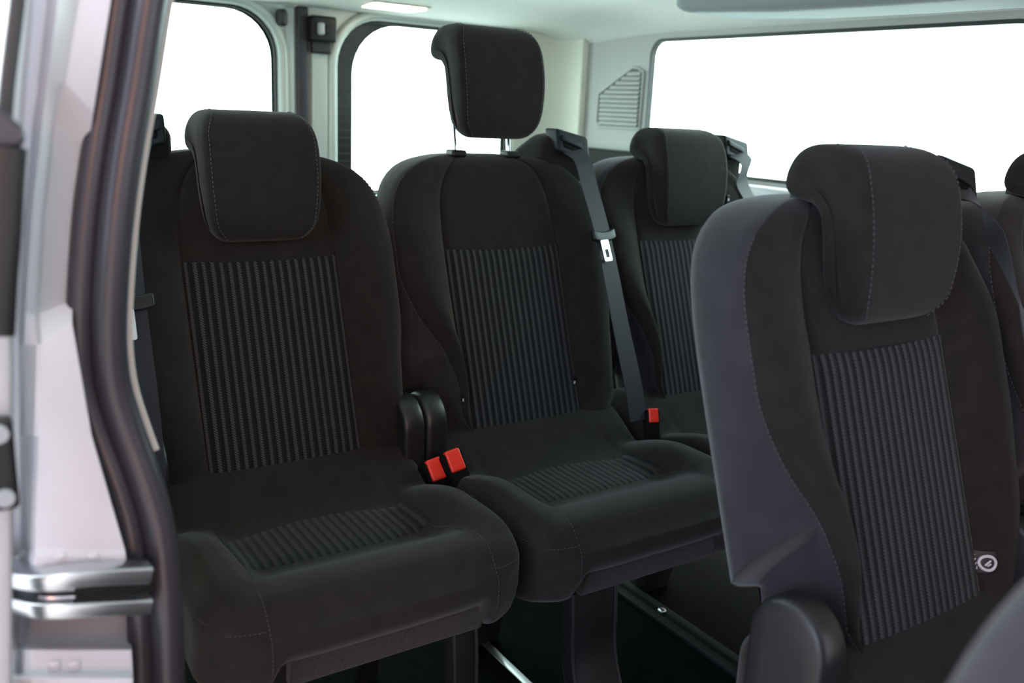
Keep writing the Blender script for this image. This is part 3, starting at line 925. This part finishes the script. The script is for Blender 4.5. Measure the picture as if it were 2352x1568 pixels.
# sheet without the outermost column (outside skin handled by the sliding door)
vs = []; fs = []; nc = len(rows[0][1])-1
for py, cs in rows:
    for px, x, p2 in cs[1:]: vs.append(atx(px, p2, x))
for i in range(len(rows)-1):
    for j in range(nc-1): fs.append((i*nc+j, i*nc+j+1, (i+1)*nc+j+1, (i+1)*nc+j))
o = mesh('wall_pillar', vs, fs, M['silver'], angle=28)
bv = o.modifiers.new('t', 'SOLIDIFY'); bv.thickness = .004; bv.offset = 0
bv = o.modifiers.new('b', 'BEVEL'); bv.width = .003; bv.segments = 3; bv.limit_method = 'ANGLE'; bv.angle_limit = R_(18)
struct(o)
# spot weld dimples on the pillar
for k, (px, py, x) in enumerate([(215, 1283, -.887), (140, 1283, -.888), (125, 1530, -.864), (170, 1530, -.864)]):
    p = atx(px, py, x)
    mb = MB(); mb.add(*softbox(p-Vector((.002, .006, .006)), p+Vector((.003, .006, .006)), .003, (1, 1, 1), None, 2))
    q = mb.build('weld_dimple', M['silver'], None, weld=1e-6); q.parent = o
# sliding door track: two bright rails with a dark groove
t = thing('door_track', 'sliding door track of bright steel rails around a dark groove', 'rail', tuple(atx(200, 1365, -.88)))
tb = Vector(t.location)
def tpath(pts, n=30): return [p-tb for p in spline([atx(*p) for p in pts], n)]
up_ = Vector((0, 0, 1))
mb = MB(); mb.add(*sweep(tpath([(340, 1312, -.872), (200, 1318, -.868), (110, 1328, -.870), (50, 1322, -.885), (0, 1305, -.905), (-60, 1280, -.92)]), rrect(.012, .0085, .003, 3), up=up_)); mb.build('upper_rail', M['steel'], t)
mb = MB(); mb.add(*sweep(tpath([(340, 1384, -.868), (200, 1390, -.864), (110, 1392, -.868), (50, 1380, -.885), (0, 1355, -.905), (-60, 1320, -.92)]), rrect(.012, .0080, .003, 3), up=up_)); mb.build('lower_rail', M['steel'], t)
mb = MB(); mb.add(*sweep(tpath([(340, 1348, -.885), (200, 1354, -.880), (110, 1360, -.880), (50, 1350, -.895), (0, 1330, -.915), (-60, 1300, -.93)]), rrect(.010, .022, .003, 3), up=up_)); mb.build('track_groove', M['plastic'], t)
mb = MB(); mb.add(*sweep(tpath([(170, 1345, -.869), (120, 1347, -.870), (90, 1345, -.874)], 10), rrect(.004, .004, .0015, 3), up=up_)); mb.build('track_pin', M['steel'], t)
mb = MB(); mb.add(*sweep(tpath([(170, 1372, -.869), (120, 1374, -.870), (90, 1372, -.874)], 10), rrect(.004, .004, .0015, 3), up=up_)); mb.build('track_pin', M['steel'], t)

# opened sliding door at the left picture edge
def sliding_door():
    t = thing('sliding_door', 'opened silver sliding door at the left picture edge with dark window edge', 'van door', (-.85, 0, .5))
    b = Vector(t.location)
    def strip(name, pts, prof, m, par=t):
        mb = MB(); mb.add(*sweep([p-b for p in spline([atx(*p) for p in pts], 24)], prof, up=Vector((1, 0, 0)))); return mb.build(name, m, par)
    strip('window_edge', [(44, -100, -.83), (38, 0, -.83), (22, 130, -.83), (12, 220, -.83), (5, 330, -.83), (2, 480, -.83)], rrect(.0055, .012, .003, 3), M['gasket'])
    q = strip('door_pull', [(14, 335, -.78), (8, 420, -.78), (3, 520, -.78), (-6, 640, -.78), (-12, 760, -.78)], rrect(.013, .02, .008, 3), M['plastic'])
    def fn(x, y, z, a, bb, c): return (x, y, z)
    mb = MB()
    sec = [(-60, 225), (-10, 236), (18, 262), (52, 292), (60, 318), (50, 338), (20, 340), (-60, 338)]
    vs = [atx(px, py, -.77)-b for px, py in sec]+[atx(px, py, -.81)-b for px, py in sec]; n = len(sec)
    g = mesh('pull_cap', vs, [tuple(range(n)), tuple(range(2*n-1, n-1, -1))]+[(j, (j+1) % n, n+(j+1) % n, n+j) for j in range(n)], M['rubber'], t, smooth=False)
    bv = g.modifiers.new('b', 'BEVEL'); bv.width = .004; bv.segments = 3
    # door edge sheet
    q = strip('door_edge', [(-12, 600, -.83), (-8, 900, -.83), (-6, 1200, -.83), (-6, 1700, -.83)], rrect(.010, .02, .004, 3), M['silver_dull'])
    # striker plate with two screws
    p = atx(2, 1065, -.80)-b
    s = sbox('striker_plate', p-Vector((.006, .016, .040)), p+Vector((.006, .011, .040)), .005, M['plastic'], t)
    for dz in (-.027, .028):
        mb = MB(); c = p+Vector((.006, 0, dz)); mb.add(*sweep([c, c+Vector((.004, 0, 0))], circ(.0075, 16), up=Vector((0, 0, 1)))); mb.build('striker_screw', M['duct'], s)
    return t
sliding_door()

for o in list(bpy.data.objects):
    if o.type == 'MESH' and not o.data.materials: print('nomat', o.name)
